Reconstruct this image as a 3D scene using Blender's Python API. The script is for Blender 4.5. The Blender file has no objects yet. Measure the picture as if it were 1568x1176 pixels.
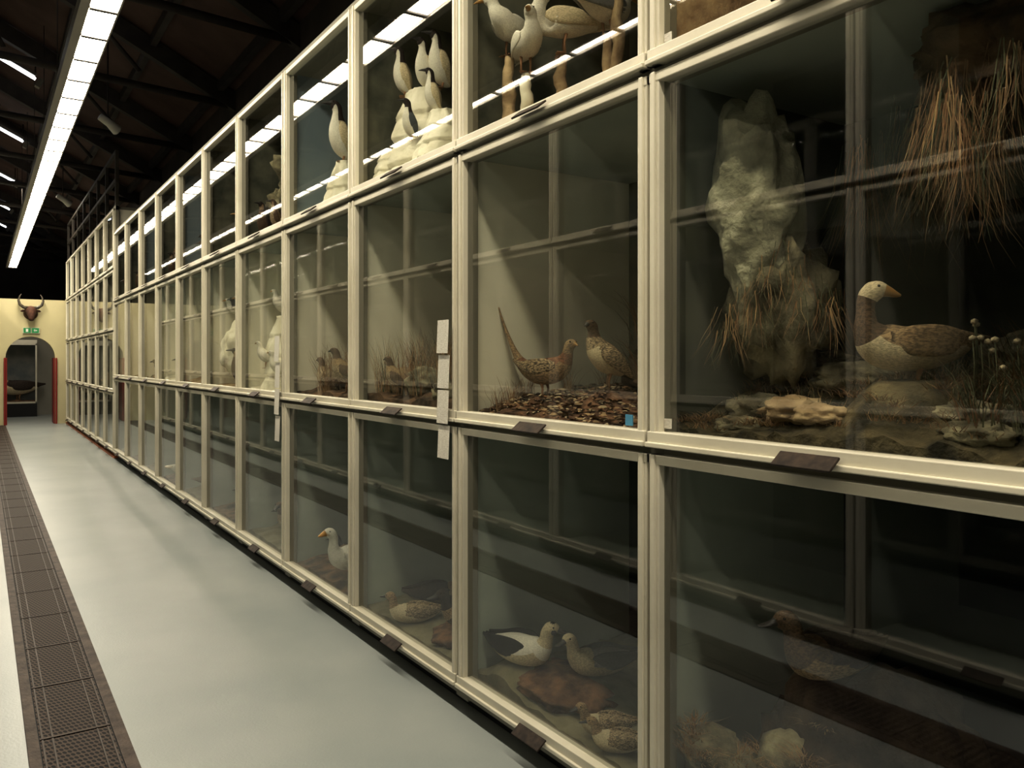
import bpy, bmesh, math, random
import numpy as np
from mathutils import Vector, noise, Matrix
random.seed(7)
S=bpy.context.scene
# ---------------------------------------------------------------- materials
def _nt(name):
    m=bpy.data.materials.new(name); m.use_nodes=True
    nt=m.node_tree; nt.nodes.clear()
    o=nt.nodes.new('ShaderNodeOutputMaterial'); return m,nt,o
def L(nt,a,b): nt.links.new(a,b)
def mat(name,c1,c2=None,scale=8,rough=.6,bump=0,bscale=None,metal=0,lo=.35,hi=.65,detail=5,spec=.4,stretch=None):
    m,nt,o=_nt(name)
    p=nt.nodes.new('ShaderNodeBsdfPrincipled'); L(nt,p.outputs[0],o.inputs[0])
    p.inputs['Roughness'].default_value=rough; p.inputs['Metallic'].default_value=metal
    p.inputs['Specular IOR Level'].default_value=spec
    p.inputs['Base Color'].default_value=(*c1,1)
    tc=nt.nodes.new('ShaderNodeTexCoord'); vec=tc.outputs['Object']
    if stretch:
        mp=nt.nodes.new('ShaderNodeMapping'); mp.inputs['Scale'].default_value=stretch
        L(nt,vec,mp.inputs[0]); vec=mp.outputs[0]
    if c2:
        n=nt.nodes.new('ShaderNodeTexNoise'); n.inputs['Scale'].default_value=scale; n.inputs['Detail'].default_value=detail
        r=nt.nodes.new('ShaderNodeValToRGB'); r.color_ramp.elements[0].position=lo; r.color_ramp.elements[1].position=hi
        r.color_ramp.elements[0].color=(*c1,1); r.color_ramp.elements[1].color=(*c2,1)
        L(nt,vec,n.inputs[0]); L(nt,n.outputs[0],r.inputs[0]); L(nt,r.outputs[0],p.inputs['Base Color'])
    if bump:
        n=nt.nodes.new('ShaderNodeTexNoise'); n.inputs['Scale'].default_value=bscale or scale*4; n.inputs['Detail'].default_value=6
        b=nt.nodes.new('ShaderNodeBump'); b.inputs['Strength'].default_value=bump; b.inputs['Distance'].default_value=.02
        L(nt,vec,n.inputs[0]); L(nt,n.outputs[0],b.inputs['Height']); L(nt,b.outputs[0],p.inputs['Normal'])
    return m
def emis(name,c,s):
    m,nt,o=_nt(name); e=nt.nodes.new('ShaderNodeEmission'); e.inputs[0].default_value=(*c,1); e.inputs[1].default_value=s
    L(nt,e.outputs[0],o.inputs[0]); return m
def glass(name,F0=.155,tint=(.96,.975,.945)):
    m,nt,o=_nt(name)
    g=nt.nodes.new('ShaderNodeNewGeometry'); d=nt.nodes.new('ShaderNodeVectorMath'); d.operation='DOT_PRODUCT'
    L(nt,g.outputs['Normal'],d.inputs[0]); L(nt,g.outputs['Incoming'],d.inputs[1])
    def M(op,a,b=None):
        n=nt.nodes.new('ShaderNodeMath'); n.operation=op
        for i,v in enumerate((a,b)):
            if v is None: continue
            if isinstance(v,(int,float)): n.inputs[i].default_value=v
            else: L(nt,v,n.inputs[i])
        return n.outputs[0]
    c=M('ABSOLUTE',d.outputs['Value']); f=M('POWER',M('SUBTRACT',1.0,c),5.0)
    f=M('ADD',M('MULTIPLY',f,1-F0),F0)
    t=nt.nodes.new('ShaderNodeBsdfTransparent'); t.inputs[0].default_value=(*tint,1)
    gl=nt.nodes.new('ShaderNodeBsdfGlossy'); gl.inputs['Roughness'].default_value=.02
    mx=nt.nodes.new('ShaderNodeMixShader'); L(nt,f,mx.inputs[0]); L(nt,t.outputs[0],mx.inputs[1]); L(nt,gl.outputs[0],mx.inputs[2])
    L(nt,mx.outputs[0],o.inputs[0]); return m
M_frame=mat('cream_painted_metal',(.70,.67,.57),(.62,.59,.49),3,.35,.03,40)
M_frame2=mat('cream_painted_shade',(.24,.225,.17),None,3,.5)  # frame cream darkened to paint shade into the gaps between members
M_glass=glass('cabinet_glass')
M_black=mat('plinth_black',(.010,.010,.010),None,rough=.6)
M_plaque=mat('label_plaque',(.03,.022,.016),(.07,.05,.035),30,.55,spec=.2)
M_paper=mat('paper',(.72,.70,.64),(.55,.53,.47),60,.8,stretch=(1,1,6))
M_cream=mat('partition_cream',(.92,.89,.76),(.89,.855,.72),2,.7)
M_grey=mat('partition_grey_green',(.52,.57,.50),(.44,.49,.43),3,.7)
M_mott=mat('painted_backdrop_mottled',(.06,.07,.05),(.28,.27,.19),5,.8,lo=.3,hi=.7)
M_blue=mat('painted_backdrop_bluegrey',(.25,.31,.35),(.33,.38,.39),2,.8)
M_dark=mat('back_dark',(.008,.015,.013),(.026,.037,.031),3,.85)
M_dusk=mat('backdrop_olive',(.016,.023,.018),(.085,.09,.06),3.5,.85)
M_rockT=mat('rock_tan',(.26,.18,.10),(.60,.47,.29),7,.9,.6,30)
M_rockB=mat('rock_brown',(.055,.036,.02),(.25,.16,.09),9,.9,.7,30)
M_rockM=mat('rock_mossy',(.07,.06,.035),(.42,.38,.25),9,.95,.9,25)
M_rockP=mat('rock_pale_mossy',(.20,.19,.13),(.62,.60,.45),7,.95,.9,25)
M_moss=mat('moss_ground',(.03,.026,.014),(.21,.17,.09),12,.95,.9,40)
M_rockD=mat('rock_dark',(.02,.014,.010),(.11,.075,.045),8,.95,.7,30)
M_sand=mat('sand',(.29,.265,.175),(.18,.165,.10),9,.95,.3,60)
M_soil=mat('soil',(.08,.045,.027),(.26,.15,.08),14,.95,.6,50)
M_ice=mat('plaster_ice',(.88,.84,.70),(.66,.61,.46),6,.7,.5,18,lo=.4,hi=.75)
M_grass=mat('dry_grass',(.34,.19,.085),(.16,.09,.045),10,.8)
M_hay=mat('hay',(.52,.37,.19),(.32,.20,.10),10,.8)
M_grassG=mat('green_grass',(.075,.085,.042),(.15,.145,.07),10,.8)
M_leaf=[mat('leaf_%d'%i,c,tuple(x*.6 for x in c),30,.8) for i,c in enumerate([(.32,.18,.09),(.48,.34,.19),(.17,.09,.05),(.60,.49,.32)])]
def fth(n,c,v=.8,sc=35,lo=.4,hi=.6): return mat('feather_'+n,c,tuple(x*v for x in c),sc,.75,.35,60,lo=lo,hi=hi,stretch=(1,2.5,2.5))
F=dict(white=fth('white',(.86,.82,.71),.85),cream=fth('cream',(.72,.62,.42),.72),grey=fth('grey',(.32,.32,.30)),black=fth('black',(.018,.016,.014)),
 brown=fth('brown',(.17,.105,.055),.4,30),tan=fth('tan',(.48,.34,.19),.42,30),rust=fth('rust',(.33,.17,.09),.45,30),mott=fth('mottled',(.58,.45,.28),.2,32),
 dkbrown=fth('dark_brown',(.055,.036,.025),.5),slate=fth('slate',(.11,.12,.12)))
M_bill=mat('bill',(.40,.24,.08),None,rough=.4); M_billd=mat('bill_dark',(.05,.045,.04),None,rough=.4); M_eye=mat('eye',(.005,.005,.005),None,rough=.1)
M_leg=mat('leg',(.35,.2,.1),None,rough=.6)
# ---------------------------------------------------------------- mesh builder
class MB:
    def __init__(s): s.v=[];s.f=[];s.m=[];s.sm=[];s.mats=[]
    def mi(s,m):
        if m not in s.mats: s.mats.append(m)
        return s.mats.index(m)
    def add(s,vs,fs,m,smooth=False):
        b=len(s.v); s.v+= [tuple(v) for v in vs]
        for i,f in enumerate(fs):
            s.f.append([b+j for j in f]); s.m.append(s.mi(m[i] if isinstance(m,list) else m)); s.sm.append(smooth)
    def box(s,x0,x1,y0,y1,z0,z1,m):
        x0,x1=min(x0,x1),max(x0,x1); y0,y1=min(y0,y1),max(y0,y1)
        v=[(x0,y0,z0),(x1,y0,z0),(x1,y1,z0),(x0,y1,z0),(x0,y0,z1),(x1,y0,z1),(x1,y1,z1),(x0,y1,z1)]
        s.add(v,[(3,2,1,0),(4,5,6,7),(0,1,5,4),(1,2,6,5),(2,3,7,6),(3,0,4,7)],m)
    def obox(s,c,size,rot,m):
        R=Matrix.Rotation(rot[2],3,'Z')@Matrix.Rotation(rot[1],3,'Y')@Matrix.Rotation(rot[0],3,'X')
        v=[]
        for dz in(-.5,.5):
            for dx,dy in((-.5,-.5),(.5,-.5),(.5,.5),(-.5,.5)):
                v.append(Vector(c)+R@Vector((dx*size[0],dy*size[1],dz*size[2])))
        s.add(v,[(3,2,1,0),(4,5,6,7),(0,1,5,4),(1,2,6,5),(2,3,7,6),(3,0,4,7)],m)
    def tube(s,pts,rad,m,n=10,jit=0,smooth=True):
        pts=[Vector(p) for p in pts]; vs=[];fs=[]
        up=Vector((0,0,1)); 
        t0=(pts[1]-pts[0]).normalized()
        a=t0.cross(up if abs(t0.z)<.9 else Vector((1,0,0))).normalized()
        for i,p in enumerate(pts):
            t=(pts[min(i+1,len(pts)-1)]-pts[max(i-1,0)]).normalized()
            a=(a-t*a.dot(t)).normalized(); b=t.cross(a)
            for k in range(n):
                an=2*math.pi*k/n; r=rad[i] if hasattr(rad,'__len__') else rad
                q=p+(a*math.cos(an)+b*math.sin(an))*r
                if jit:
                    q+= (a*math.cos(an)+b*math.sin(an))*r*jit*noise.noise(q*14)
                vs.append(q)
        for i in range(len(pts)-1):
            for k in range(n):
                fs.append((i*n+k,i*n+(k+1)%n,(i+1)*n+(k+1)%n,(i+1)*n+k))
        fs.append(tuple(range(n-1,-1,-1))); fs.append(tuple(range((len(pts)-1)*n,len(pts)*n)))
        s.add(vs,fs,m,smooth)
    def ico(s,c,r,m,sub=3,amp=0,freq=2,seed=0,smooth=True,zmin=None):
        bm=bmesh.new(); bmesh.ops.create_icosphere(bm,subdivisions=sub,radius=1)
        vs=[]; 
        for v in bm.verts:
            d=v.co.copy(); k=1
            if amp:
                q=d*freq+Vector((seed*7.3,seed*3.1,seed*1.7))
                k=1+amp*(noise.noise(q)*1.2+.5*noise.noise(q*2.3)+.28*noise.noise(q*5.1)+.15*noise.noise(q*11))
            p=Vector((c[0]+d.x*k*r[0],c[1]+d.y*k*r[1],c[2]+d.z*k*r[2]))
            if zmin is not None: p.z=max(p.z,zmin)
            vs.append(p)
        fs=[[v.index for v in f.verts] for f in bm.faces]; bm.free()
        s.add(vs,fs,m,smooth)
    def obj(s,name,parent=None,bevel=0,loc=None,rotz=0,scale=1):
        me=bpy.data.meshes.new(name); me.from_pydata(s.v,[],s.f)
        for m in s.mats: me.materials.append(m)
        me.polygons.foreach_set('material_index',s.m); me.polygons.foreach_set('use_smooth',s.sm); me.update()
        o=bpy.data.objects.new(name,me); S.collection.objects.link(o)
        if parent: o.parent=parent
        if bevel:
            b=o.modifiers.new('bevel','BEVEL'); b.width=bevel; b.segments=2; b.limit_method='ANGLE'
        if loc: o.location=loc; o.rotation_euler[2]=rotz; o.scale=(scale,)*3
        return o
def empty(name,loc=(0,0,0)):
    e=bpy.data.objects.new(name,None); e.empty_display_size=.1; S.collection.objects.link(e); e.location=loc; return e
# ---------------------------------------------------------------- cabinets
Y0=1.865; DY=1.188; DEP=.95
ZL=[.10,1.227,2.385,3.45]
def cabinet(name,x0,sg,posts,zl,cellmat,papers=()):
    root=empty(name,(x0,posts[0],0))
    def X(e): return x0-e*sg
    fr=MB(); gl=MB(); bd=MB(); pl=MB()
    n=len(posts)
    for p in posts:
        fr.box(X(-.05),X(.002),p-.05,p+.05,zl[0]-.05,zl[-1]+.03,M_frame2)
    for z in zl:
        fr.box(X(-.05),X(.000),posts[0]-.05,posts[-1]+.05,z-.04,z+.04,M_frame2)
    for i in range(n-1):
        a,b=posts[i],posts[i+1]
        for j in range(len(zl)-1):
            za,zb=zl[j]+.010,zl[j+1]-.012
            ya,yb=a+.006,b-.006
            for (u,v) in ((ya,ya+.042),(yb-.042,yb)):
                fr.box(X(-.02),X(.024),u,v,za,zb,M_frame)
                fr.box(X(.02),X(.032),u+.012,v-.012,za,zb,M_frame)
            fr.box(X(-.02),X(.034),ya,yb,za,za+.048,M_frame)
            fr.box(X(.03),X(.044),ya,yb,za,za+.016,M_frame)
            fr.box(X(-.02),X(.026),ya,yb,zb-.030,zb,M_frame)
            gl.add([(X(0),ya+.03,za+.03),(X(0),yb-.03,za+.03),(X(0),yb-.03,zb-.02),(X(0),ya+.03,zb-.02)],[(0,1,2,3)],M_glass)
            yc=(a+b)/2
            pl.obox((X(.062),yc,za+.018),(.05,.17,.007),(0,sg*math.radians(-38),0),M_plaque)
            bd.box(X(-.05),X(-DEP),a+.01,b-.01,zl[j]-.02,zl[j]+.02,cellmat(i,j,'floor'))
            bd.box(X(-DEP+.02),X(-DEP),a+.012,b-.012,zl[j]+.02,zl[j+1]-.02,cellmat(i,j,'back'))
            bd.box(X(-.051),X(-DEP+.02),b-.014,b-.001,zl[j]+.02,zl[j+1]-.02,cellmat(i,j,'side'))
            bd.box(X(-.051),X(-DEP+.02),a+.001,a+.012,zl[j]+.02,zl[j+1]-.02,cellmat(i,j,'side'))
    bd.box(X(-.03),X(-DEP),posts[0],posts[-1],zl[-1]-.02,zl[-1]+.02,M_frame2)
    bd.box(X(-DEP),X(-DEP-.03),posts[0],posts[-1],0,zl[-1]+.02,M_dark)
    bd.box(X(-.05),X(-DEP),posts[0],posts[-1],0,zl[0]-.045,M_black)  # recessed base, black to paint the shadow line beneath the case
    for o in (fr.obj('frame',root,.003),gl.obj('glass_panes',root),bd.obj('shelves_and_backs',root),pl.obj('label_plaques',root,.002)):
        o.location=(-x0,-posts[0],0)
    return root
posts1=[Y0+k*DY for k in range(-4,11)]
def cm1b(i,j,part): return cm1_(i-4,j,part)
def cm1_(k,j,part):
    # k = index of the bay whose near post is Y0+k*DY
    if part=='floor': return M_grey if j else M_sand
    if j==1:
        if k==-1: return M_dusk
        if part=='side': return M_cream
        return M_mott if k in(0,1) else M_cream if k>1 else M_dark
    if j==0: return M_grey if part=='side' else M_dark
    if k in(2,5,7): return M_blue
    if k==-1: return M_rockT
    return M_mott
cab=cabinet('glass_display_cabinet',0,1,posts1,ZL,cm1b)
posts2=[posts1[-1]+.05+1.165*k for k in range(8)]
ZL2=[.10,1.0,1.95,2.9,3.84]
cab2=cabinet('glass_display_cabinet',0,1,posts2,ZL2,lambda i,j,p: M_cream if p=='side' else (M_grey if p=='floor' else (M_cream if j%2 else M_mott)))
posts3=[2.5+1.29*k for k in range(-5,16)]
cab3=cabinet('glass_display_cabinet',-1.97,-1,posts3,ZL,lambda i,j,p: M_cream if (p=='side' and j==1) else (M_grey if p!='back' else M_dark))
# ---------------------------------------------------------------- room
def simple(name,fn,bevel=0):
    b=MB(); fn(b); return b.obj(name,bevel=bevel)
simple('floor',lambda b:b.box(-6,1.5,-4,35,-.1,0,mat('vinyl_floor',(.335,.365,.36),(.385,.41,.40),1.2,.36,.05,90,spec=.45)))
M_wall=mat('dark_hall_wall',(.045,.035,.03),(.07,.055,.045),2,.9)
M_roof=mat('roof_boards',(.070,.040,.032),(.12,.072,.056),1.5,.85,.2,20)
M_beam=mat('roof_beam',(.035,.029,.025),(.06,.05,.042),4,.7)
RZ=lambda x: 5.2-.5*(x-1.2)
simple('wall_right',lambda b:b.box(1.2,1.5,-4,35,0,5.6,M_wall))
simple('wall_left',lambda b:b.box(-6.2,-6,-4,35,0,9.2,M_wall))
simple('wall_back',lambda b:b.box(-6.2,1.5,-4.2,-4,0,9.2,M_wall))
simple('wall_far',lambda b:b.box(-6.2,1.5,35,35.2,0,9.2,M_wall))
def roof(b):
    x0,x1=-6.2,1.6
    b.add([(x0,-4.2,RZ(x0)),(x1,-4.2,RZ(x1)),(x1,35.2,RZ(x1)),(x0,35.2,RZ(x0)),(x0,-4.2,RZ(x0)+.15),(x1,-4.2,RZ(x1)+.15),(x1,35.2,RZ(x1)+.15),(x0,35.2,RZ(x0)+.15)],
          [(0,1,2,3),(7,6,5,4),(0,4,5,1),(1,5,6,2),(2,6,7,3),(3,7,4,0)],M_roof)
simple('ceiling',roof)
sl=math.atan(.5)
def beams(b):
    for i in range(14):
        y=-2+2.7*i
        b.obox((-2.4,y,RZ(-2.4)-.16),(8.6,.12,.22),(0,sl,0),M_beam)
        b.tube([(-6,y,5.4),(1.2,y,5.0)],.05,M_beam,8)
        for xx in (-4.5,-3,-1.5,0):
            b.tube([(xx,y,5.25),(xx-.75,y,RZ(xx-.75)-.1)],.03,M_beam,6)
    for i in range(9):
        x=1.0-.85*i
        b.box(x-.04,x+.04,-4,35,RZ(x)-.14,RZ(x)-.02,M_beam)
simple('roof_truss',beams)
def arch(b):
    m=mat('cream_plaster',(.62,.57,.37),(.58,.53,.35),2,.8)
    y0,y1=22.15,22.4; xl,xr,H=-3.2,1.19,2.9; cx,r,sp=-.74,.5,1.56
    P=[(cx-r,0)]+[(cx-r*math.cos(math.pi*i/20),sp+r*math.sin(math.pi*i/20)) for i in range(21)]+[(cx+r,0)]
    def quad(pts,flip):
        pts=pts[::-1] if flip else pts; b.add(pts,[tuple(range(len(pts)))],m)
    for y,fl in((y0,False),(y1,True)):
        quad([(xl,y,0),(cx-r,y,0),(cx-r,y,H),(xl,y,H)],fl); quad([(cx+r,y,0),(xr,y,0),(xr,y,H),(cx+r,y,H)],fl)
        for i in range(1,21):
            (xa,za),(xb,zb)=P[i],P[i+1]; quad([(xa,y,za),(xb,y,zb),(xb,y,H),(xa,y,H)],fl)
    for i in range(len(P)-1):
        (xa,za),(xb,zb)=P[i],P[i+1]; quad([(xa,y0,za),(xa,y1,za),(xb,y1,zb),(xb,y0,zb)],False)
    b.box(xl,xr,y0,y1,H,H+.03,m)
simple('wall_end',arch)
M_red=mat('red_paint',(.28,.03,.022),None,rough=.4)
simple('door_1',lambda b:(b.box(-1.275,-1.24,22.10,22.145,0,1.56,M_red),b.box(-1.235,-1.21,22.14,22.7,.01,1.56,M_red)),.004)
simple('door_2',lambda b:(b.box(-.235,-.20,22.10,22.145,0,1.56,M_red),b.box(-.27,-.245,22.14,22.7,.01,1.56,M_red)),.004)
M_beige=mat('beige_wall',(.40,.38,.32),(.36,.34,.28),2,.8)
def backroom(b):
    b.box(-2.6,1.1,26.0,26.1,0,2.9,M_beige); b.box(-2.6,-2.5,22.4,26,0,2.9,M_beige); b.box(1.0,1.1,22.4,26,0,2.9,M_beige); b.box(-2.6,1.1,22.4,26.1,2.87,2.93,M_beige)
simple('wall_annex',backroom)
def annexcase(b):
    M=mat('annex_backdrop',(.14,.16,.16),(.26,.26,.23),3,.8)
    b.box(-1.35,-.45,25.3,25.95,0,.35,M_black)
    b.box(-1.35,-.45,25.9,25.95,.35,1.95,M); b.box(-1.35,-.45,25.4,25.9,.35,.42,M_soil)
    for x in(-1.35,-.49): b.box(x,x+.04,25.3,25.34,.35,1.95,M_frame)
    for z in(.35,1.91): b.box(-1.35,-.45,25.3,25.34,z,z+.05,M_frame)
    b.box(-1.35,-.45,25.3,25.95,1.95,2.05,M_frame)
simple('annex_display_case',annexcase,.004)
def grate(b):
    m,nt,o=_nt('grating_mesh'); p=nt.nodes.new('ShaderNodeBsdfPrincipled'); L(nt,p.outputs[0],o.inputs[0])
    tc=nt.nodes.new('ShaderNodeTexCoord'); mp=nt.nodes.new('ShaderNodeMapping'); mp.inputs['Scale'].default_value=(58,30,1)
    v=nt.nodes.new('ShaderNodeTexVoronoi'); v.inputs['Scale'].default_value=1; v.inputs['Randomness'].default_value=0
    sx=nt.nodes.new('ShaderNodeSeparateXYZ'); cx=nt.nodes.new('ShaderNodeCombineXYZ'); a=nt.nodes.new('ShaderNodeMath'); a.operation='MULTIPLY_ADD'; a.inputs[1].default_value=.5
    L(nt,tc.outputs['Object'],mp.inputs[0]); L(nt,mp.outputs[0],sx.inputs[0]); L(nt,sx.outputs[1],a.inputs[0]); L(nt,sx.outputs[0],a.inputs[2])
    L(nt,a.outputs[0],cx.inputs[0]); L(nt,sx.outputs[1],cx.inputs[1]); L(nt,cx.outputs[0],v.inputs[0])
    r=nt.nodes.new('ShaderNodeValToRGB'); r.color_ramp.elements[0].position=.34; r.color_ramp.elements[0].color=(.003,.0025,.002,1); r.color_ramp.elements[1].position=.42; r.color_ramp.elements[1].color=(.10,.073,.058,1)
    L(nt,v.outputs['Distance'],r.inputs[0]); L(nt,r.outputs[0],p.inputs['Base Color']); p.inputs['Roughness'].default_value=.6; p.inputs['Specular IOR Level'].default_value=.2
    fm=mat('grating_frame',(.115,.085,.068),(.055,.04,.033),14,.55,.2,60,spec=.3)
    fd=mat('grating_rib',(.10,.075,.06),(.06,.045,.035),9,.5,spec=.3)
    x0,x1=-1.583,-1.24; y=-3.5
    b.box(x0,x0+.04,-3.6,22.1,0,.008,fm); b.box(x1-.045,x1,-3.6,22.1,0,.008,fm)
    b.box(x0+.04,x1-.045,-3.6,22.1,0,.003,M_black)
    while y<22:
        b.box(x0+.044,x1-.049,y,y+.59,.002,.007,m)
        for xx in(x0+.05,x0+.085,x1-.10,x1-.062): b.box(xx,xx+.006,y,y+.59,.007,.010,fd)
        b.box(x0+.044,x1-.049,y,y+.008,.007,.009,fd)
        y+=.60
simple('floor_grating',grate)
M_or=mat('orange_strip',(.60,.20,.07),None,rough=.5)
simple('baseboard_right',lambda b:b.box(-.02,.04,posts2[0],22.1,0,.035,M_or),.003)
M_em=emis('diffuser_glow',(1,.91,.75),11)
M_em_fill=emis('fill_strip_glow',(1,.91,.75),9)
M_hous=mat('lamp_housing',(.24,.225,.19),None,rough=.4)
M_div=mat('lamp_divider',(.08,.072,.064),None,rough=.5)
def strip(xc,w,em):
    def f(b):
        x0,x1,z=xc-w/2,xc+w/2,4.08
        b.box(x0-.07,x1+.012,-3.5,26.5,z+.01,z+.08,M_hous)
        b.box(x0-.07,x0-.006,-3.5,26.5,z-.02,z+.02,M_hous); b.box(x1+.0,x1+.012,-3.5,26.5,z-.02,z+.02,M_hous)
        y=-3.5; i=0
        while y<26.4:
            b.add([(x0,y,z),(x0,y+.55,z),(x1,y+.55,z),(x1,y,z)],[(0,1,2,3)],em)
            b.box(x0,x1,y+.552,y+.598,z-.014,z+.01,M_div)
            if i%4==0: b.tube([((x0+x1)/2,y,z+.07),((x0+x1)/2,y,RZ(xc)-.05)],.006,M_beam,6)
            y+=.6;i+=1
    return f
simple('fill_strip_light',strip(-.975,.18,M_em))
simple('fill_strip_light',strip(-2.42,.085,M_em_fill))  # added fill light above the opposite cabinets, always out of view
M_em2=emis('tube_glow',(.9,.94,1),2)
for yy in (10.5,14.9,19.3,23.8,28.2,32):
    b=MB(); xa,xb=-2.6,-1.0
    b.tube([(xa,yy,RZ(xa)-.36),(xb,yy,RZ(xb)-.36)],.022,M_em2,6)
    b.obox(((xa+xb)/2,yy+.0,RZ((xa+xb)/2)-.30),(1.8,.12,.05),(0,sl,0),M_hous)
    for xx in(xa,xb): b.tube([(xx,yy,RZ(xx)-.3),(xx,yy,RZ(xx)-.01)],.012,M_beam,6)
    b.obox((xb+.05,yy,RZ(xb)-.42),(.07,.12,.14),(0,sl,0),M_hous)
    b.obj('tube_light')
for (x,y,z) in ((-.29,12.2,4.7),(-.35,18.5,4.7)):
    b=MB()
    b.tube([(x-.10,y-.05,z+.06),(x+.02,y,z),(x+.12,y+.04,z-.07),(x+.13,y+.045,z-.075)],[.05,.055,.075,.06],mat('spot_white',(.7,.68,.6),None,rough=.4),14)
    b.tube([(x,y,z),(x,y,z+.15),(x,y,RZ(x)-.02)],.012,M_beam,6)
    b.obj('track_spotlight')
def louv(b):
    M=mat('dark_steel',(.10,.085,.065),(.06,.05,.04),4,.6)
    for y in posts2:
        b.box(.0,.05,y-.03,y+.03,3.88,4.72,M)
    for z in(4.25,4.68): b.box(.0,.05,posts2[0],posts2[-1],z,z+.05,M)
simple('steel_post_rack',louv,.004)
def exits(b):
    b.box(-.90,-.56,22.10,22.149,2.13,2.27,mat('sign_frame',(.6,.59,.48),None))
    g=emis('exit_green',(.04,.17,.06),.4)
    b.box(-.885,-.745,22.092,22.101,2.145,2.255,g); b.box(-.715,-.575,22.092,22.101,2.145,2.255,g)
    w=mat('sign_white',(.8,.8,.75),None)
    b.box(-.84,-.79,22.088,22.093,2.165,2.235,w); b.obox((-.645,22.09,2.2),(.07,.006,.025),(0,0,0),w)
    b.add([(-.685,22.089,2.2),(-.655,22.089,2.165),(-.655,22.089,2.235)],[(0,1,2)],w)
simple('exit_sign',exits)
def trophy(b):
    x,y,z=-.74,22.1,2.62
    hb=mat('trophy_hide',(.06,.027,.017),(.11,.05,.026),20,.8); hn=mat('horn',(.06,.052,.038),(.13,.11,.08),12,.4)
    b.tube([(x,y+.045,z-.02),(x,y+.02,z-.02)],[.15,.14],mat('plaque_wood',(.10,.05,.025),None),20)
    b.tube([(x,y+.03,z+.02),(x,y-.08,z+.03),(x,y-.16,z-.02),(x,y-.23,z-.12),(x,y-.27,z-.18),(x,y-.28,z-.2)],[.13,.12,.095,.065,.055,.02],hb,16)
    for s in(-1,1):
        b.tube([(x+s*.05,y-.08,z+.1),(x+s*.14,y-.09,z+.11),(x+s*.22,y-.09,z+.17),(x+s*.25,y-.09,z+.27),(x+s*.22,y-.08,z+.37),(x+s*.19,y-.07,z+.42)],[.04,.038,.032,.025,.015,.004],hn,10)
        b.tube([(x+s*.09,y-.06,z+.05),(x+s*.17,y-.05,z+.03),(x+s*.21,y-.05,z+.02)],[.02,.028,.004],hb,8)
        b.ico((x+s*.075,y-.15,z+.02),(.014,.014,.014),M_eye,1)
simple('horned_animal_trophy',trophy)
def papers(name,y,z0,z1,n,w):
    b=MB(); h=(z1-z0)/n
    for i in range(n):
        za=z0+h*i+.004; zb=z0+h*(i+1)-.004; o=.004*(i%2)
        b.add([(-.052-o,y-w/2,za),(-.052-o,y+w/2,za),(-.046-o,y+w/2,zb),(-.046-o,y-w/2,zb),(-.050-o,y-w/2,za),(-.050-o,y+w/2,za),(-.044-o,y+w/2,zb),(-.044-o,y-w/2,zb)],
              [(0,3,2,1),(4,5,6,7),(0,1,5,4),(1,2,6,5),(2,3,7,6),(3,0,4,7)],M_paper)
    b.obj(name)
papers('paper_label_strip',3.135,1.07,1.68,4,.10)
papers('paper_label_strip',5.50,.95,1.67,4,.10)
def sticker(y,z,m,w=.03): 
    b=MB(); b.box(-.004,-.001,y-w/2,y+w/2,z-w/2,z+w/2,m); b.obj('small_sticker')
M_bs=mat('sticker_blue',(.1,.3,.45),None)
sticker(1.80,1.31,M_paper); sticker(1.80,2.47,M_paper); sticker(1.975,1.31,M_bs,.035)
# ---------------------------------------------------------------- ground
def ground(name,k,j,m,amp=.04,slope=.1,bumps=(),seed=0,zl=ZL,ys=None,nx=34,ny=44):
    ya=(Y0+k*DY if ys is None else ys)+.016; yb=ya+DY-.034; xa,xb=.055,.925; z0=zl[j]+.021
    def h(x,y):
        p=Vector((x*4+seed*9,y*4,seed*2.3))
        z=z0+.015+slope*min(1,(x-xa)/.5)+amp*(.6+noise.noise(p)+.5*noise.noise(p*2.2)+.25*noise.noise(p*5)+.12*noise.noise(p*11))
        for (bx,by,r,zt) in bumps:
            d=math.hypot(x-bx,y-by)/r
            w=1/(1+d**6); z=z*(1-w)+zt*w+ (noise.noise(p*5)*.006)
        return max(z,z0+.003)
    vs=[];fs=[]
    for i in range(nx+1):
        for q in range(ny+1):
            x=xa+(xb-xa)*i/nx; y=ya+(yb-ya)*q/ny; vs.append((x,y,h(x,y)))
    for i in range(nx):
        for q in range(ny):
            a=i*(ny+1)+q; fs.append((a,a+ny+1,a+ny+2,a+1))
    b=MB(); b.add(vs,fs,m,True)
    svs=[]
    ed=[i*(ny+1) for i in range(nx+1)]+[nx*(ny+1)+q for q in range(1,ny+1)]+[i*(ny+1)+ny for i in range(nx-1,-1,-1)]+[q for q in range(ny-1,0,-1)]
    for e in ed: svs.append(vs[e]); 
    for e in ed: svs.append((vs[e][0],vs[e][1],z0))
    N=len(ed); b.add(svs,[(i,(i+1)%N,N+(i+1)%N,N+i) for i in range(N)]+[tuple(range(2*N-1,N-1,-1))],m)
    b.obj(name); return h
def rock(c,r,m,seed,name='rock',amp=.26,freq=2.4,sub=4):
    b=MB(); b.ico((0,0,0),r,m,sub,amp,freq,seed); return b.obj(name,loc=c)
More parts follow.
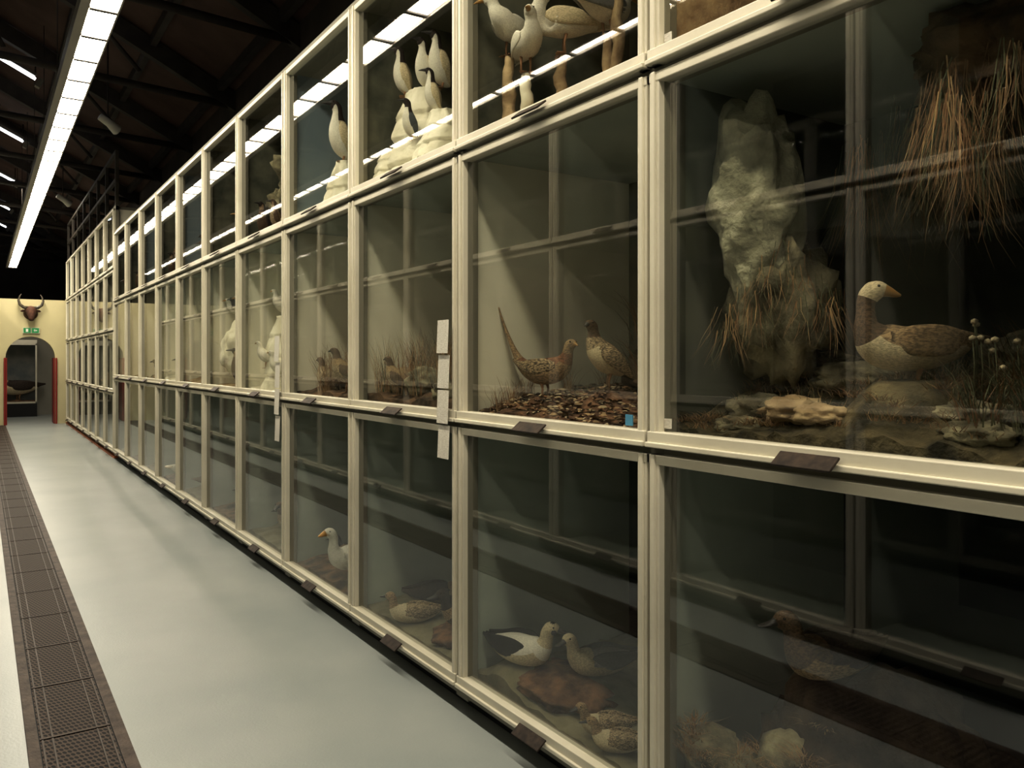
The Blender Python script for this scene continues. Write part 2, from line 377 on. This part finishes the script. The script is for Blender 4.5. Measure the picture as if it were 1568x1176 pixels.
def grass(name,pts,m,n=30,h=.15,spread=.05,droop=.5,down=False,w=.003):
    b=MB(); ms=m if isinstance(m,(list,tuple)) else [m]
    for (x,y,z) in pts:
        for i in range(n):
            a=random.random()*6.283; r=random.random()*spread; hh=h*random.uniform(.4,1.1); dr=droop*random.uniform(.3,1)*hh
            d=Vector((math.cos(a),math.sin(a),0)); s=Vector((-d.y,d.x,0))*w; base=Vector((x,y,z))+d*r
            if down: base.z+=random.uniform(-.05,.05)
            wob=random.uniform(-.3,.3)*dr; vs=[]
            for t in(0,.35,.7,1):
                zz=-hh*t if down else hh*t*(1-.25*t*droop)
                c=base+d*dr*t*t+s.normalized()*wob*math.sin(t*3)+Vector((0,0,zz)); c.x=max(c.x,.03); ww=(1-t)*.9+.1
                vs+=[c-s*ww,c+s*ww]
            b.add(vs,[(0,1,3,2),(2,3,5,4),(4,5,7,6)],random.choice(ms))
    return b.obj(name)
# ---------------------------------------------------------------- birds
K={}
K['gull']=dict(r=[(-.58,.33,.012,.006,'tail','tail'),(-.46,.335,.05,.018,'tail','tail'),(-.32,.34,.11,.07,'back','belly'),(-.12,.345,.16,.135,'back','belly'),(.08,.37,.17,.16,'back','belly'),(.21,.43,.135,.14,'neck','belly'),(.275,.50,.095,.10,'neck','neck'),(.30,.56,.076,.078,'head','head'),(.335,.62,.078,.076,'head','head'),(.40,.645,.062,.06,'head','head'),(.45,.635,.027,.03,'bill','bill'),(.51,.62,.015,.019,'bill','bill'),(.56,.60,.004,.006,'bill','bill')],
 w=[(.20,.41,.12,.012,.03),(.10,.40,.148,.02,.095),(-.10,.385,.152,.022,.10),(-.32,.36,.11,.018,.065),(-.55,.345,.045,.012,.03),(-.70,.34,.02,.004,.008)],neck=6,head=(.355,.632,.072),leg=.26,eye=(.40,.665,.057))
K['duck']=dict(r=[(-.50,.22,.012,.008,'tail','tail'),(-.42,.19,.06,.03,'tail','tail'),(-.30,.16,.13,.085,'back','belly'),(-.12,.15,.18,.14,'back','belly'),(.08,.15,.185,.15,'back','belly'),(.22,.18,.15,.145,'neck','belly'),(.30,.24,.10,.105,'neck','neck'),(.335,.31,.068,.072,'head','head'),(.35,.38,.066,.068,'head','head'),(.385,.435,.074,.07,'head','head'),(.435,.44,.06,.055,'head','head'),(.48,.425,.03,.026,'bill','bill'),(.54,.41,.034,.012,'bill','bill'),(.59,.405,.02,.006,'bill','bill')],
 w=[(.18,.19,.12,.02,.04),(.05,.20,.16,.03,.10),(-.15,.20,.16,.03,.10),(-.33,.20,.11,.02,.06),(-.50,.22,.05,.008,.015)],neck=7,head=(.40,.437,.07),leg=0,eye=(.43,.465,.057))
K['goose']=dict(r=[(-.52,.32,.012,.008,'tail','tail'),(-.42,.31,.06,.03,'tail','tail'),(-.30,.29,.13,.09,'back','belly'),(-.12,.27,.165,.135,'back','belly'),(.08,.27,.17,.15,'back','belly'),(.22,.31,.135,.14,'back','belly'),(.29,.40,.085,.09,'neck','neck'),(.30,.48,.062,.064,'neck','neck'),(.30,.56,.056,.058,'neck','neck'),(.325,.62,.066,.066,'head','head'),(.37,.65,.064,.06,'head','head'),(.425,.64,.038,.038,'bill','bill'),(.475,.62,.026,.022,'bill','bill'),(.51,.61,.01,.008,'bill','bill')],
 w=[(.20,.34,.12,.02,.04),(.08,.32,.155,.025,.10),(-.12,.32,.155,.025,.105),(-.32,.325,.105,.02,.06),(-.54,.335,.04,.008,.015)],neck=8,head=(.345,.64,.066),leg=.16,eye=(.37,.67,.055))
K['auk']=dict(r=[(-.17,.06,.02,.01,'back','belly'),(-.10,.10,.09,.07,'back','belly'),(-.03,.22,.16,.145,'back','belly'),(.02,.38,.175,.165,'back','belly'),(.05,.53,.14,.135,'back','belly'),(.06,.66,.09,.09,'head','belly'),(.06,.75,.07,.072,'head','neck'),(.075,.82,.074,.074,'head','neck'),(.12,.87,.066,.06,'head','head'),(.17,.875,.036,.034,'bill','bill'),(.24,.875,.018,.02,'bill','bill'),(.31,.865,.004,.005,'bill','bill')],
 w=[(.0,.58,.12,.02,.03),(-.01,.48,.16,.022,.07),(-.05,.32,.168,.022,.075),(-.10,.18,.12,.016,.045),(-.15,.06,.06,.006,.012)],neck=7,head=(.095,.84,.07),leg=.1,eye=(.13,.89,.058))
K['pheasant']=dict(r=[(-.66,1.12,.006,.004,'tail','tail'),(-.55,.80,.018,.012,'tail','tail'),(-.40,.48,.045,.03,'tail','tail'),(-.28,.33,.09,.075,'back','belly'),(-.12,.27,.145,.13,'back','belly'),(.05,.28,.15,.14,'back','belly'),(.17,.34,.11,.115,'back','belly'),(.235,.43,.066,.068,'neck','neck'),(.26,.50,.055,.055,'head','head'),(.29,.55,.057,.056,'head','head'),(.335,.565,.045,.042,'head','head'),(.37,.555,.02,.02,'bill','bill'),(.41,.54,.004,.005,'bill','bill')],
 w=[(.15,.34,.10,.015,.03),(.05,.33,.135,.022,.08),(-.12,.32,.135,.022,.085),(-.28,.34,.085,.015,.045),(-.40,.40,.04,.006,.012)],neck=7,head=(.305,.555,.053),leg=.18,eye=(.335,.58,.042))
K['grouse']=dict(r=[(-.34,.12,.02,.01,'tail','tail'),(-.27,.17,.07,.035,'tail','tail'),(-.17,.26,.14,.11,'back','belly'),(-.03,.36,.185,.175,'back','belly'),(.09,.48,.165,.16,'back','belly'),(.15,.60,.105,.11,'neck','neck'),(.165,.70,.07,.072,'head','head'),(.19,.78,.07,.068,'head','head'),(.24,.81,.056,.052,'head','head'),(.285,.80,.026,.026,'bill','bill'),(.33,.78,.005,.006,'bill','bill')],
 w=[(.10,.52,.13,.02,.04),(.0,.44,.18,.025,.10),(-.12,.34,.168,.025,.10),(-.24,.22,.11,.018,.05),(-.33,.13,.05,.006,.015)],neck=6,head=(.21,.79,.064),leg=.2,eye=(.235,.83,.053))
def interp(P,n=4):
    P=np.array(P,float); out=[];src=[]
    for i in range(len(P)-1):
        p0=P[max(i-1,0)];p1=P[i];p2=P[i+1];p3=P[min(i+2,len(P)-1)]
        for s in range(n):
            t=s/n; out.append(.5*((2*p1)+(-p0+p2)*t+(2*p0-5*p1+4*p2-p3)*t*t+(-p0+3*p1-3*p2+p3)*t**3)); src.append(i)
    out.append(P[-1]); src.append(len(P)-2); return out,src
def bird(name,kind,loc,heading,size,pal,yaw=0):
    k=K[kind]; g=lambda q: pal.get(q,pal['back'])
    b=MB(); NS=18
    rings,src=interp([r[:4] for r in k['r']]); ni=k['neck']; px=k['r'][ni][0]; yaw=math.radians(yaw)
    def tw(p,w):
        c,s=math.cos(yaw*w),math.sin(yaw*w); dx=p[0]-px; return (px+dx*c-p[1]*s, dx*s+p[1]*c, p[2])
    vs=[];fs=[];ms=[]
    for i,(x,z,ry,rz) in enumerate(rings):
        a=rings[max(i-1,0)];c=rings[min(i+1,len(rings)-1)]; t=Vector((c[0]-a[0],c[1]-a[1])).normalized(); n=(-t.y,t.x)
        ry=max(ry,.002); rz=max(rz,.002); w=min(1,max(0,(i/4-(ni-2.0))/2.5))
        for q in range(NS):
            an=2*math.pi*q/NS; cz=math.sin(an)*rz
            vs.append(tw((x+n[0]*cz,math.cos(an)*ry,z+n[1]*cz),w))
    for i in range(len(rings)-1):
        r=k['r'][src[i]] if src[i]+1<len(k['r']) and (i%4)<2 else k['r'][min(src[i]+1,len(k['r'])-1)]
        if r[4]=='bill' and k['r'][src[i]][4]!='bill' : r=k['r'][src[i]] if (i%4)<3 else r
        for q in range(NS):
            fs.append((i*NS+q,i*NS+(q+1)%NS,(i+1)*NS+(q+1)%NS,(i+1)*NS+q)); ms.append(g(r[4]) if math.sin(2*math.pi*(q+.5)/NS)>-.15 else g(r[5]))
    fs.append(tuple(range(NS-1,-1,-1))); ms.append(g('tail')); fs.append(tuple(range((len(rings)-1)*NS,len(rings)*NS))); ms.append(g('bill'))
    b.add(vs,fs,ms,True)
    hx,hz,hr=k['head']; 
    tmp=MB(); tmp.ico((hx,0,hz),(hr*1.05,hr*.98,hr),g('head'),3); b.add([tw(v,1) for v in tmp.v],tmp.f,g('cap') if 'cap' in pal else g('head'),True)
    for s in(-1,1):
        ex,ez,ey=k['eye']; c=tw((ex,s*ey,ez),1); b.ico(c,(.011,)*3,M_eye,1)
        W,_=interp(k['w']); vs=[];fs=[];n=10
        for i,(x,z,yo,ry,rz) in enumerate(W):
            a=W[max(i-1,0)];c=W[min(i+1,len(W)-1)]; t=Vector((c[0]-a[0],c[1]-a[1])).normalized(); nn=(-t.y,t.x)
            for q in range(n):
                an=2*math.pi*q/n; vs.append((x+nn[0]*math.sin(an)*rz,s*(yo+math.cos(an)*ry),z+nn[1]*math.sin(an)*rz))
        for i in range(len(W)-1):
            for q in range(n): fs.append((i*n+q,i*n+(q+1)%n,(i+1)*n+(q+1)%n,(i+1)*n+q))
        fs.append(tuple(range(n))); fs.append(tuple(range((len(W)-1)*n,len(W)*n)))
        b.add(vs,fs,g('wing'),True)
        lg=k['leg']
        if lg:
            lx=-.02; b.tube([(lx-.03,s*.06,lg+.04),(lx,s*.06,lg*.5),(lx-.01,s*.06,.01)],[.03,.013,.012],M_leg,8)
            for a in(-.5,0,.5): b.tube([(lx-.01,s*.06,.012),(lx+.1*math.cos(a),s*.06+.1*math.sin(a),.006)],[.011,.006],M_leg,6)
            b.add([(lx,s*.06,.008),(lx+.088,s*.06-.048,.006),(lx+.1,s*.06,.006),(lx+.088,s*.06+.048,.006)],[(0,1,2,3)],M_leg)
    return b.obj(name,loc=loc,rotz=math.radians(heading),scale=size)
P_gull=dict(back=F['white'],belly=F['white'],head=F['white'],neck=F['white'],tail=F['white'],wing=F['grey'],bill=M_bill)
P_gullw=dict(P_gull,wing=F['white']); P_gullc=dict(P_gull,wing=F['cream'],tail=F['cream'])
P_auk=dict(back=F['slate'],belly=F['white'],head=F['dkbrown'],neck=F['dkbrown'],wing=F['slate'],tail=F['black'],bill=M_billd)
P_auk2=dict(P_auk,neck=F['white'],wing=F['cream'],back=F['cream'])
P_goose=dict(back=F['tan'],belly=F['cream'],head=F['cream'],neck=F['brown'],wing=F['tan'],tail=F['brown'],bill=M_bill)
P_eider=dict(back=F['white'],belly=F['cream'],head=F['cream'],neck=F['white'],wing=F['black'],tail=F['black'],bill=M_billd,cap=F['black'])
P_duck=dict(back=F['grey'],belly=F['cream'],head=F['cream'],neck=F['cream'],wing=F['slate'],tail=F['slate'],bill=M_billd)
P_chick=dict(back=F['mott'],belly=F['cream'],head=F['tan'],neck=F['cream'],wing=F['mott'],tail=F['tan'],bill=M_billd)
P_phea=dict(back=F['rust'],belly=F['tan'],head=F['tan'],neck=F['rust'],wing=F['mott'],tail=F['tan'],bill=M_bill)
P_grou=dict(back=F['mott'],belly=F['cream'],head=F['brown'],neck=F['mott'],wing=F['mott'],tail=F['dkbrown'],bill=M_billd)
P_drk=dict(back=F['dkbrown'],belly=F['brown'],head=F['dkbrown'],neck=F['tan'],wing=F['dkbrown'],tail=F['black'],bill=M_billd)
P_brn=dict(back=F['tan'],belly=F['mott'],head=F['brown'],neck=F['tan'],wing=F['brown'],tail=F['brown'],bill=M_billd)
def stump(x,y,z0,z1,r,m,name='branch_stump'):
    b=MB(); n=12; pts=[(x+.012*noise.noise(Vector((i*.5,y,1))),y+.012*noise.noise(Vector((i*.5,y,5))),z0+(z1-z0)*i/n) for i in range(n+1)]
    rad=[r*(1.5-.7*i/n+.25*noise.noise(Vector((i*.7,x*9,3)))) for i in range(n+1)]
    b.tube(pts,rad,m,16,.5); return b.obj(name)
def iceberg(name,x,y,z0,z1,rx,ry,seed,m=M_ice):
    b=MB(); N=40; A=40; vs=[];fs=[]
    for i in range(N+1):
        t=i/N; z=z0+(z1-z0)*t; r=(1-.62*t**1.4)
        for a in range(A):
            an=2*math.pi*a/A; d=Vector((math.cos(an),math.sin(an),0))
            q=Vector((d.x*2.2,d.y*2.2,t*2.2+seed*5)); k=1+.22*noise.noise(q)+.16*noise.noise(Vector((d.x*7,d.y*7,t*2+seed)))+.08*noise.noise(q*4)
            k*=1-.10*((t*4)%1)
            vs.append((max(.04,x+d.x*rx*r*k),y+d.y*ry*r*k,z))
    for i in range(N):
        for a in range(A): fs.append((i*A+a,i*A+(a+1)%A,(i+1)*A+(a+1)%A,(i+1)*A+a))
    fs.append(tuple(range(A-1,-1,-1))); fs.append(tuple(range(N*A,N*A+A)))
    b.add(vs,fs,m,True); return b.obj(name)
ZB=[z+.021 for z in ZL]
# ---- middle row, nearest visible bay : goose diorama
h=ground('mossy_ground',-1,1,M_moss,.06,.16,[(.25,1.19,.13,1.45)],3)
bird('stuffed_goose','goose',(.25,1.19,1.425),152,.39,P_goose,yaw=160)
for i,(x,y,r) in enumerate([(.20,1.50,.08),(.13,1.36,.06),(.26,1.64,.10),(.22,1.02,.07),(.5,1.66,.13),(.12,.95,.06),(.6,1.0,.14),(.13,1.64,.06),(.4,1.45,.1)]):
    rock((x,y,h(x,y)+r*.1),(r,r*1.3,r*.5),M_rockT if i in(0,1) else M_rockM,i+1,'mossy_rock')
rock((.22,1.66,1.97),(.11,.14,.30),M_rockP,21,'pale_rock_crag',.3,2.2)
rock((.30,1.62,1.66),(.13,.15,.22),M_rockM,22,'mossy_rock_crag',.4,2.4)
rock((.30,.98,2.24),(.12,.20,.12),M_rockB,24,'overhanging_rock',.4,2.2)
grass('hanging_grass',[(.14+.03*(i%3),.88+.045*i,2.14-.035*(i%3)) for i in range(6)]+[(.13,1.0,2.05),(.14,.97,1.99),(.12,1.02,2.1)],[M_grass,M_hay,M_grass,M_grassG],130,.22,.065,.5,True,w=.0014)
grass('hanging_grass',[(.2,1.66,1.72),(.19,1.58,1.76),(.18,1.62,1.66),(.24,1.5,1.70),(.22,1.54,1.80),(.16,1.70,1.62),(.28,1.45,1.66)],[M_grass,M_hay,M_grassG],90,.13,.07,.9,True,w=.0013)
grass('hanging_grass',[(.5,1.3,2.2),(.5,1.15,2.25),(.6,1.4,2.15),(.45,1.45,2.1)],[M_grass,M_grassG],80,.35,.10,.5,True,w=.0016)
gp=[(random.uniform(.1,.85),random.uniform(.72,1.82)) for i in range(80)]
grass('moss_tufts',[(x,y,h(x,y)) for x,y in gp],[M_grassG,M_hay,M_grassG],30,.06,.06,.9,w=.0015)
gp=[(.3,.92),(.35,.98),(.4,.9),(.5,1.05),(.25,.85),(.45,.8),(.5,.95),(.16,.85),(.14,.95)]
grass('shrub',[(x,y,h(x,y)) for x,y in gp],[M_grassG,M_grassG,M_grass],110,.20,.07,.8,w=.0022)
gp=[(random.uniform(.07,.5),random.uniform(.9,1.82)) for i in range(60)]
grass('hay_bed',[(x,y,h(x,y)+.01) for x,y in gp if math.hypot(x-.25,y-1.19)>.10],[M_hay,M_grass,M_grass],46,.05,.07,2.2,w=.0012)
def flowers(b):
    for i in range(9):
        x=.28+random.uniform(-.06,.08); y=1.0+random.uniform(-.10,.08); z=h(x,y); t=random.uniform(.12,.20)
        b.tube([(x,y,z-.01),(x+.01,y,z+t*.6),(x+.02,y+.01,z+t)],.0018,M_grassG,5)
        b.ico((x+.02,y+.01,z+t),(.010,.010,.008),F['cream'],1)
simple('dried_flowers',flowers)
# ---- middle row bay 0 : pheasants
h=ground('leaf_litter_ground',0,1,M_soil,.02,.10,[(.30,2.82,.10,1.345),(.36,2.50,.10,1.385)],5)
b=MB()
for i in range(2400):
    x=random.uniform(.07,.8); y=random.uniform(1.9,3.02); z=h(x,y)+random.uniform(.0,.012); s=random.uniform(.010,.022); a=random.random()*6.28
    R=Matrix.Rotation(a,3,'Z')@Matrix.Rotation(random.uniform(-.7,.7),3,'X'); 
    vs=[Vector((x,y,z))+R@Vector(p) for p in ((-s,0,0),(-s*.3,-s*.45,.003),(s*.4,-s*.35,.004),(s,0,0),(s*.4,s*.35,.004),(-s*.3,s*.45,.003))]
    b.add(vs,[(0,1,5),(1,2,4,5),(2,3,4)],random.choice(M_leaf))
b.obj('leaf_litter')
bird('stuffed_pheasant','pheasant',(.28,2.82,1.345),-65,.40,P_phea,yaw=-20)
bird('stuffed_grouse','grouse',(.34,2.50,1.385),150,.32,P_grou,yaw=40)
rock((.55,2.40,1.45),(.12,.18,.11),M_rockB,33)
grass('shrub',[(.5,2.42,1.42),(.54,2.34,1.45),(.5,2.28,1.45),(.56,2.38,1.58),(.52,2.44,1.58),(.58,2.3,1.5),(.45,2.25,1.4)],[M_grassG,M_grass],110,.24,.09,.9,w=.003)
grass('dry_twigs',[(.3,3.0,1.35),(.5,2.95,1.36),(.55,2.75,1.38),(.2,2.98,1.32),(.12,2.95,1.28)],[M_hay,M_grass],34,.13,.05,.7,w=.0018)
# ---- bay 1 middle : reeds and rocks
h=ground('rocky_ground',1,1,M_rockB,.05,.12,[],8)
for i,(x,y,r) in enumerate([(.2,4.05,.10),(.18,3.75,.1),(.4,3.85,.15),(.15,3.45,.08),(.45,3.4,.13)]): rock((x,y,h(x,y)+.03),(r,r*1.2,r*.8),M_rockM if i%2 else M_rockT,40+i)
gp=[(random.uniform(.08,.45),random.uniform(3.2,4.16)) for i in range(34)]
grass('reeds',[(x,y,h(x,y)) for x,y in gp],[M_hay,M_hay,M_grass,M_grassG],46,.32,.06,.5,w=.0022)
bird('stuffed_partridge','grouse',(.08,3.88,h(.08,3.88)),130,.24,P_brn)
h=ground('rocky_ground',2,1,M_rockB,.05,.12,[],9)
gp=[(random.uniform(.08,.45),random.uniform(4.4,5.34)) for i in range(26)]
grass('reeds',[(x,y,h(x,y)) for x,y in gp],[M_hay,M_grass],40,.28,.06,.6,w=.0025)
bird('stuffed_partridge','grouse',(.13,4.72,h(.13,4.72)),150,.32,P_brn)
bird('stuffed_partridge','grouse',(.12,5.0,h(.12,5.0)),120,.28,P_grou)
rock((.3,5.0,1.38),(.12,.18,.10),M_rockB,50)
# bay 3: white ice pile ; bay 4: gull ledge
iceberg('plaster_ice_pile',.23,6.15,ZB[1],1.84,.19,.32,3)
for (x,y,z,a,s) in((.10,5.95,1.36,150,.26),(.20,6.2,1.83,170,.26),(.09,6.25,1.45,150,.24)):
    bird('stuffed_ptarmigan','grouse',(x,y,z-.01),a,s,P_gullw)
ground('snow_ground',3,1,M_ice,.03,.05,[],11)
ground('rocky_ground',4,1,M_rockT,.03,.05,[],12)
b=MB(); b.ico((.28,7.3,1.60),(.22,.40,.30),M_ice,4,.25,2,4,zmin=ZB[1]); b.obj('white_cliff_ledge')
for i in range(4): bird('stuffed_kittiwake','gull',(.2,7.02+.16*i,1.86),200,.27,P_gull if i%2 else P_auk)
bird('stuffed_sea_bird','auk',(.09,7.0,1.29),160,.34,P_drk)
# ---- top row
ground('sandy_ground',-1,2,M_rockT,.05,.22,[],14)
for i in range(5): rock((.25+.1*i,.85+.22*i,2.62),(.13,.13,.12),M_rockT,60+i)
h=ground('sandy_ground',0,2,M_rockT,.03,.05,[],15)
for nm,x,y,z,hd,sz,p,yw in (('a',.158,2.93,2.80,200,.33,P_gullw,-60),('b',.16,2.80,2.69,250,.33,P_gullw,-30),('c',.27,2.70,2.755,150,.37,P_gullc,150),('d',.40,2.56,2.80,10,.34,P_gull,0),('e',.38,2.50,3.02,175,.33,P_gullw,40)):
    if nm!='e': stump(x,y,ZB[2]-.0,z,.026,M_rockT if nm!='b' else M_ice)
    else: stump(x+.02,y,ZB[2],z,.022,M_rockT)
    bird('stuffed_gull','gull',(x,y,z-.002),hd,sz,p,yw)
rock((.2,2.25,2.46),(.12,.2,.06),M_rockT,66); rock((.45,2.85,2.5),(.12,.14,.09),M_rockT,67)
ground('snow_ground',1,2,M_ice,.03,.05,[],16)
iceberg('plaster_iceberg',.24,3.92,ZB[2],2.93,.18,.30,1)
iceberg('plaster_iceberg',.20,3.60,ZB[2],2.74,.16,.20,2)
iceberg('plaster_iceberg',.14,4.08,ZB[2],2.64,.11,.13,7)
for x,y,z,hd,sz,p in ((.19,4.03,2.925,150,.30,P_auk2),(.24,3.87,2.925,190,.30,P_auk2),(.29,3.80,2.925,170,.33,P_auk2),(.17,3.64,2.735,150,.25,P_auk2),(.10,3.76,2.62,160,.23,P_auk)):
    bird('stuffed_guillemot','auk',(x,y,z),hd,sz,p)
ground('snow_ground',2,2,M_ice,.02,.04,[],17)
iceberg('plaster_iceberg',.17,4.86,ZB[2],2.74,.12,.17,5)
bird('stuffed_guillemot','auk',(.16,4.86,2.735),165,.42,dict(P_auk2,head=F['dkbrown']))
def cliff(k,seed,m=M_rockB):
    ya=Y0+k*DY; b=MB()
    for i,(x,y,z,r) in enumerate([(.5,.75,.2,.3),(.42,.85,.5,.26),(.45,.9,.78,.2),(.3,.45,.1,.18),(.25,.98,.3,.15)]): b.ico((x,ya+y,ZL[2]+z),(r*.8,min(r*.75,(1.1-y)*.9),r*.9),m,4,.5,2.2,seed+i,zmin=ZB[2])
    b.obj('rock_cliff')
for k,sd in((3,70),(6,75),(8,80)):
    cliff(k,sd,M_rockB if k!=3 else M_rockM); ya=Y0+k*DY; ground('rocky_ground',k,2,M_rockB,.03,.05,[],sd)
    bird('stuffed_falcon','auk',(.14,ya+.7,ZL[2]+.09),150,.26,P_brn)
    bird('stuffed_falcon','auk',(.12,ya+.95,ZL[2]+.07),200,.30,P_drk)
for k in (4,5,7,9):
    ya=Y0+k*DY; h=ground('rocky_ground',k,2,M_rockT,.03,.05,[],90+k)
    for q in range(3):
        x=.15+.1*q; y=ya+.5+.22*q; bird('stuffed_sea_bird',['gull','auk','grouse'][(k+q)%3],(x,y,h(x,y)),150+20*q,.34,[P_brn,P_gull,P_auk][(q+k)%3])
    rock((.6,ya+.6,h(.6,ya+.6)+.12),(.2,.3,.26),M_rockB,90+k)
for k in range(5,10):
    ya=Y0+k*DY; m=[M_ice,M_rockB,M_rockT][k%3]; h=ground('diorama_ground',k,1,m,.04,.08,[],100+k)
    for q in range(4):
        x=.12+.09*q; y=ya+.35+.2*q; bird('stuffed_wader',['grouse','gull','auk'][(k+q)%3],(x,y,h(x,y)),140+25*q,.32,[P_brn,P_gull,P_drk,P_auk][(q+k)%4])
    rock((.65,ya+.6,h(.65,ya+.6)+.08),(.2,.35,.2),[M_rockB,M_ice][k%2],110+k)
# ---- bottom row
h=ground('dark_rocky_ground',-1,0,M_rockD,.05,.1,[],18)
b=MB(); b.ico((.34,1.36,.30),(.24,.30,.34),M_rockD,4,.3,1.8,5,zmin=ZB[0]); b.obj('dark_rock')
bird('stuffed_dark_duck','duck',(.25,1.42,.62),172,.40,dict(P_drk,neck=F['brown'],belly=F['tan'],head=F['brown']),yaw=-20)
for i,(x,y,z,r) in enumerate([(.18,1.47,.36,.11),(.16,1.33,.29,.10),(.13,1.74,.31,.085),(.15,1.62,.25,.10),(.2,1.12,.26,.13),(.13,1.2,.20,.08)]):
    b=MB(); b.ico((x,y,z),(min(r,x-.04),r*1.1,r*.95),M_rockM,4,.16,2.6,i+30); b.ico((x,y,z-r),(min(r,x-.04),r*1.2,r),M_rockB,3,.15,2,i,zmin=ZB[0]); b.obj('mossy_boulder')
grass('moss_tufts',[(max(.05,x-.07*random.random()),y+random.uniform(-.09,.09),z+random.uniform(-.04,.07)) for (x,y,z) in [(.16,1.47,.40),(.14,1.33,.33),(.11,1.74,.34),(.13,1.62,.29),(.17,1.12,.3),(.09,1.25,.22)] for q in range(5)]+[(.2,1.4,.5)],[M_hay,M_hay,M_grass],110,.045,.06,1.8,w=.0014)
h=ground('sandy_ground',0,0,M_sand,.015,.02,[(.19,2.84,.15,.235),(.36,2.58,.15,.235)],19)
bird('stuffed_eider','duck',(.16,2.84,.235),285,.40,P_eider,yaw=25)
bird('stuffed_duck','duck',(.36,2.56,.235),165,.36,P_duck,yaw=20)
rock((.24,2.68,.185),(.17,.30,.055),M_soil,130,'brown_earth_mound',.2)
bird('stuffed_duckling','duck',(.15,2.27,.155),150,.24,P_chick,yaw=20)
bird('stuffed_duckling','duck',(.11,2.16,.15),140,.23,P_chick)
h=ground('sandy_ground',1,0,M_sand,.015,.05,[],20)
bird('stuffed_duck','duck',(.14,3.80,h(.14,3.8)-.005),160,.32,P_chick,yaw=-40)
bird('stuffed_duck','duck',(.36,3.95,h(.36,3.95)-.005),-30,.40,P_drk)
bird('stuffed_duck','duck',(.26,3.42,h(.26,3.42)+.05),170,.38,P_drk)
rock((.28,3.42,h(.28,3.42)),(.2,.22,.06),M_soil,131,'brown_earth_mound',.2)
for k in range(2,10):
    ya=Y0+k*DY; h=ground('diorama_ground',k,0,M_sand if k%2 else M_rockB,.03,.05,[],120+k)
    if k<7:
        bird('stuffed_wading_bird','gull' if k%2 else 'goose',(.2,ya+.50,h(.2,ya+.50)),100+40*k,.46,[P_gullw,P_brn][k%2])
        bird('stuffed_duck','duck',(.35,ya+.85,h(.35,ya+.85)),150,.34,P_drk)
for i in range(7):
    for j in range(4):
        b=MB(); y=posts2[i]+.6
        b.ico((.45,y,ZL2[j]+.12),(.26,.4,.2),[M_rockT,M_ice,M_rockB][(i+j)%3],3,.3,2,i*5+j,zmin=ZL2[j]+.021); b.obj('diorama_rock')
        if (i+j)%2: bird('stuffed_bird','auk',(.12,y-.3,ZL2[j]+.021),160,.4,[P_brn,P_drk,P_auk][(i*j)%3])
bird('stuffed_cormorant','goose',(-.90,25.6,.42),200,1.3,dict(P_drk,belly=F['cream']))
# ---------------------------------------------------------------- lamps
def area(name,loc,size,power,col,rot=(0,0,0)):
    l=bpy.data.lights.new(name,'AREA'); l.shape='RECTANGLE'; l.size,l.size_y=size; l.energy=power; l.color=col
    o=bpy.data.objects.new(name,l); S.collection.objects.link(o); o.location=loc; o.rotation_euler=rot; return o
area('annex_lamp',(-.75,24,2.8),(1,1.5),5,(1,.93,.8))
area('hall_fill',(-.9,20.3,5.2),(1,1.0),15,(1,.93,.8))  # added area light without a fitting, lifts the ambient level of the hall
w=bpy.data.worlds.new('world'); S.world=w; w.use_nodes=True; w.node_tree.nodes['Background'].inputs[0].default_value=(.02,.02,.022,1)
# ---------------------------------------------------------------- camera
c=bpy.data.cameras.new('camera'); co=bpy.data.objects.new('camera',c); S.collection.objects.link(co)
co.location=(-1.736,0,1.5); co.rotation_euler=(math.radians(90),0,math.radians(-33.1))
c.sensor_width=36; c.lens=28.7; c.shift_y=-.023; c.clip_start=.02
S.camera=co
vs_=S.view_settings
vs_.view_transform='Standard'; vs_.exposure=1.95
try:
    vs_.use_curve_mapping=True
    cm=vs_.curve_mapping; cv=cm.curves[3]
    for p in ((.03,.021),(.12,.125),(.30,.39),(.55,.70)): cv.points.new(*p)
    cm.update()
except Exception as e: print('curve',e)
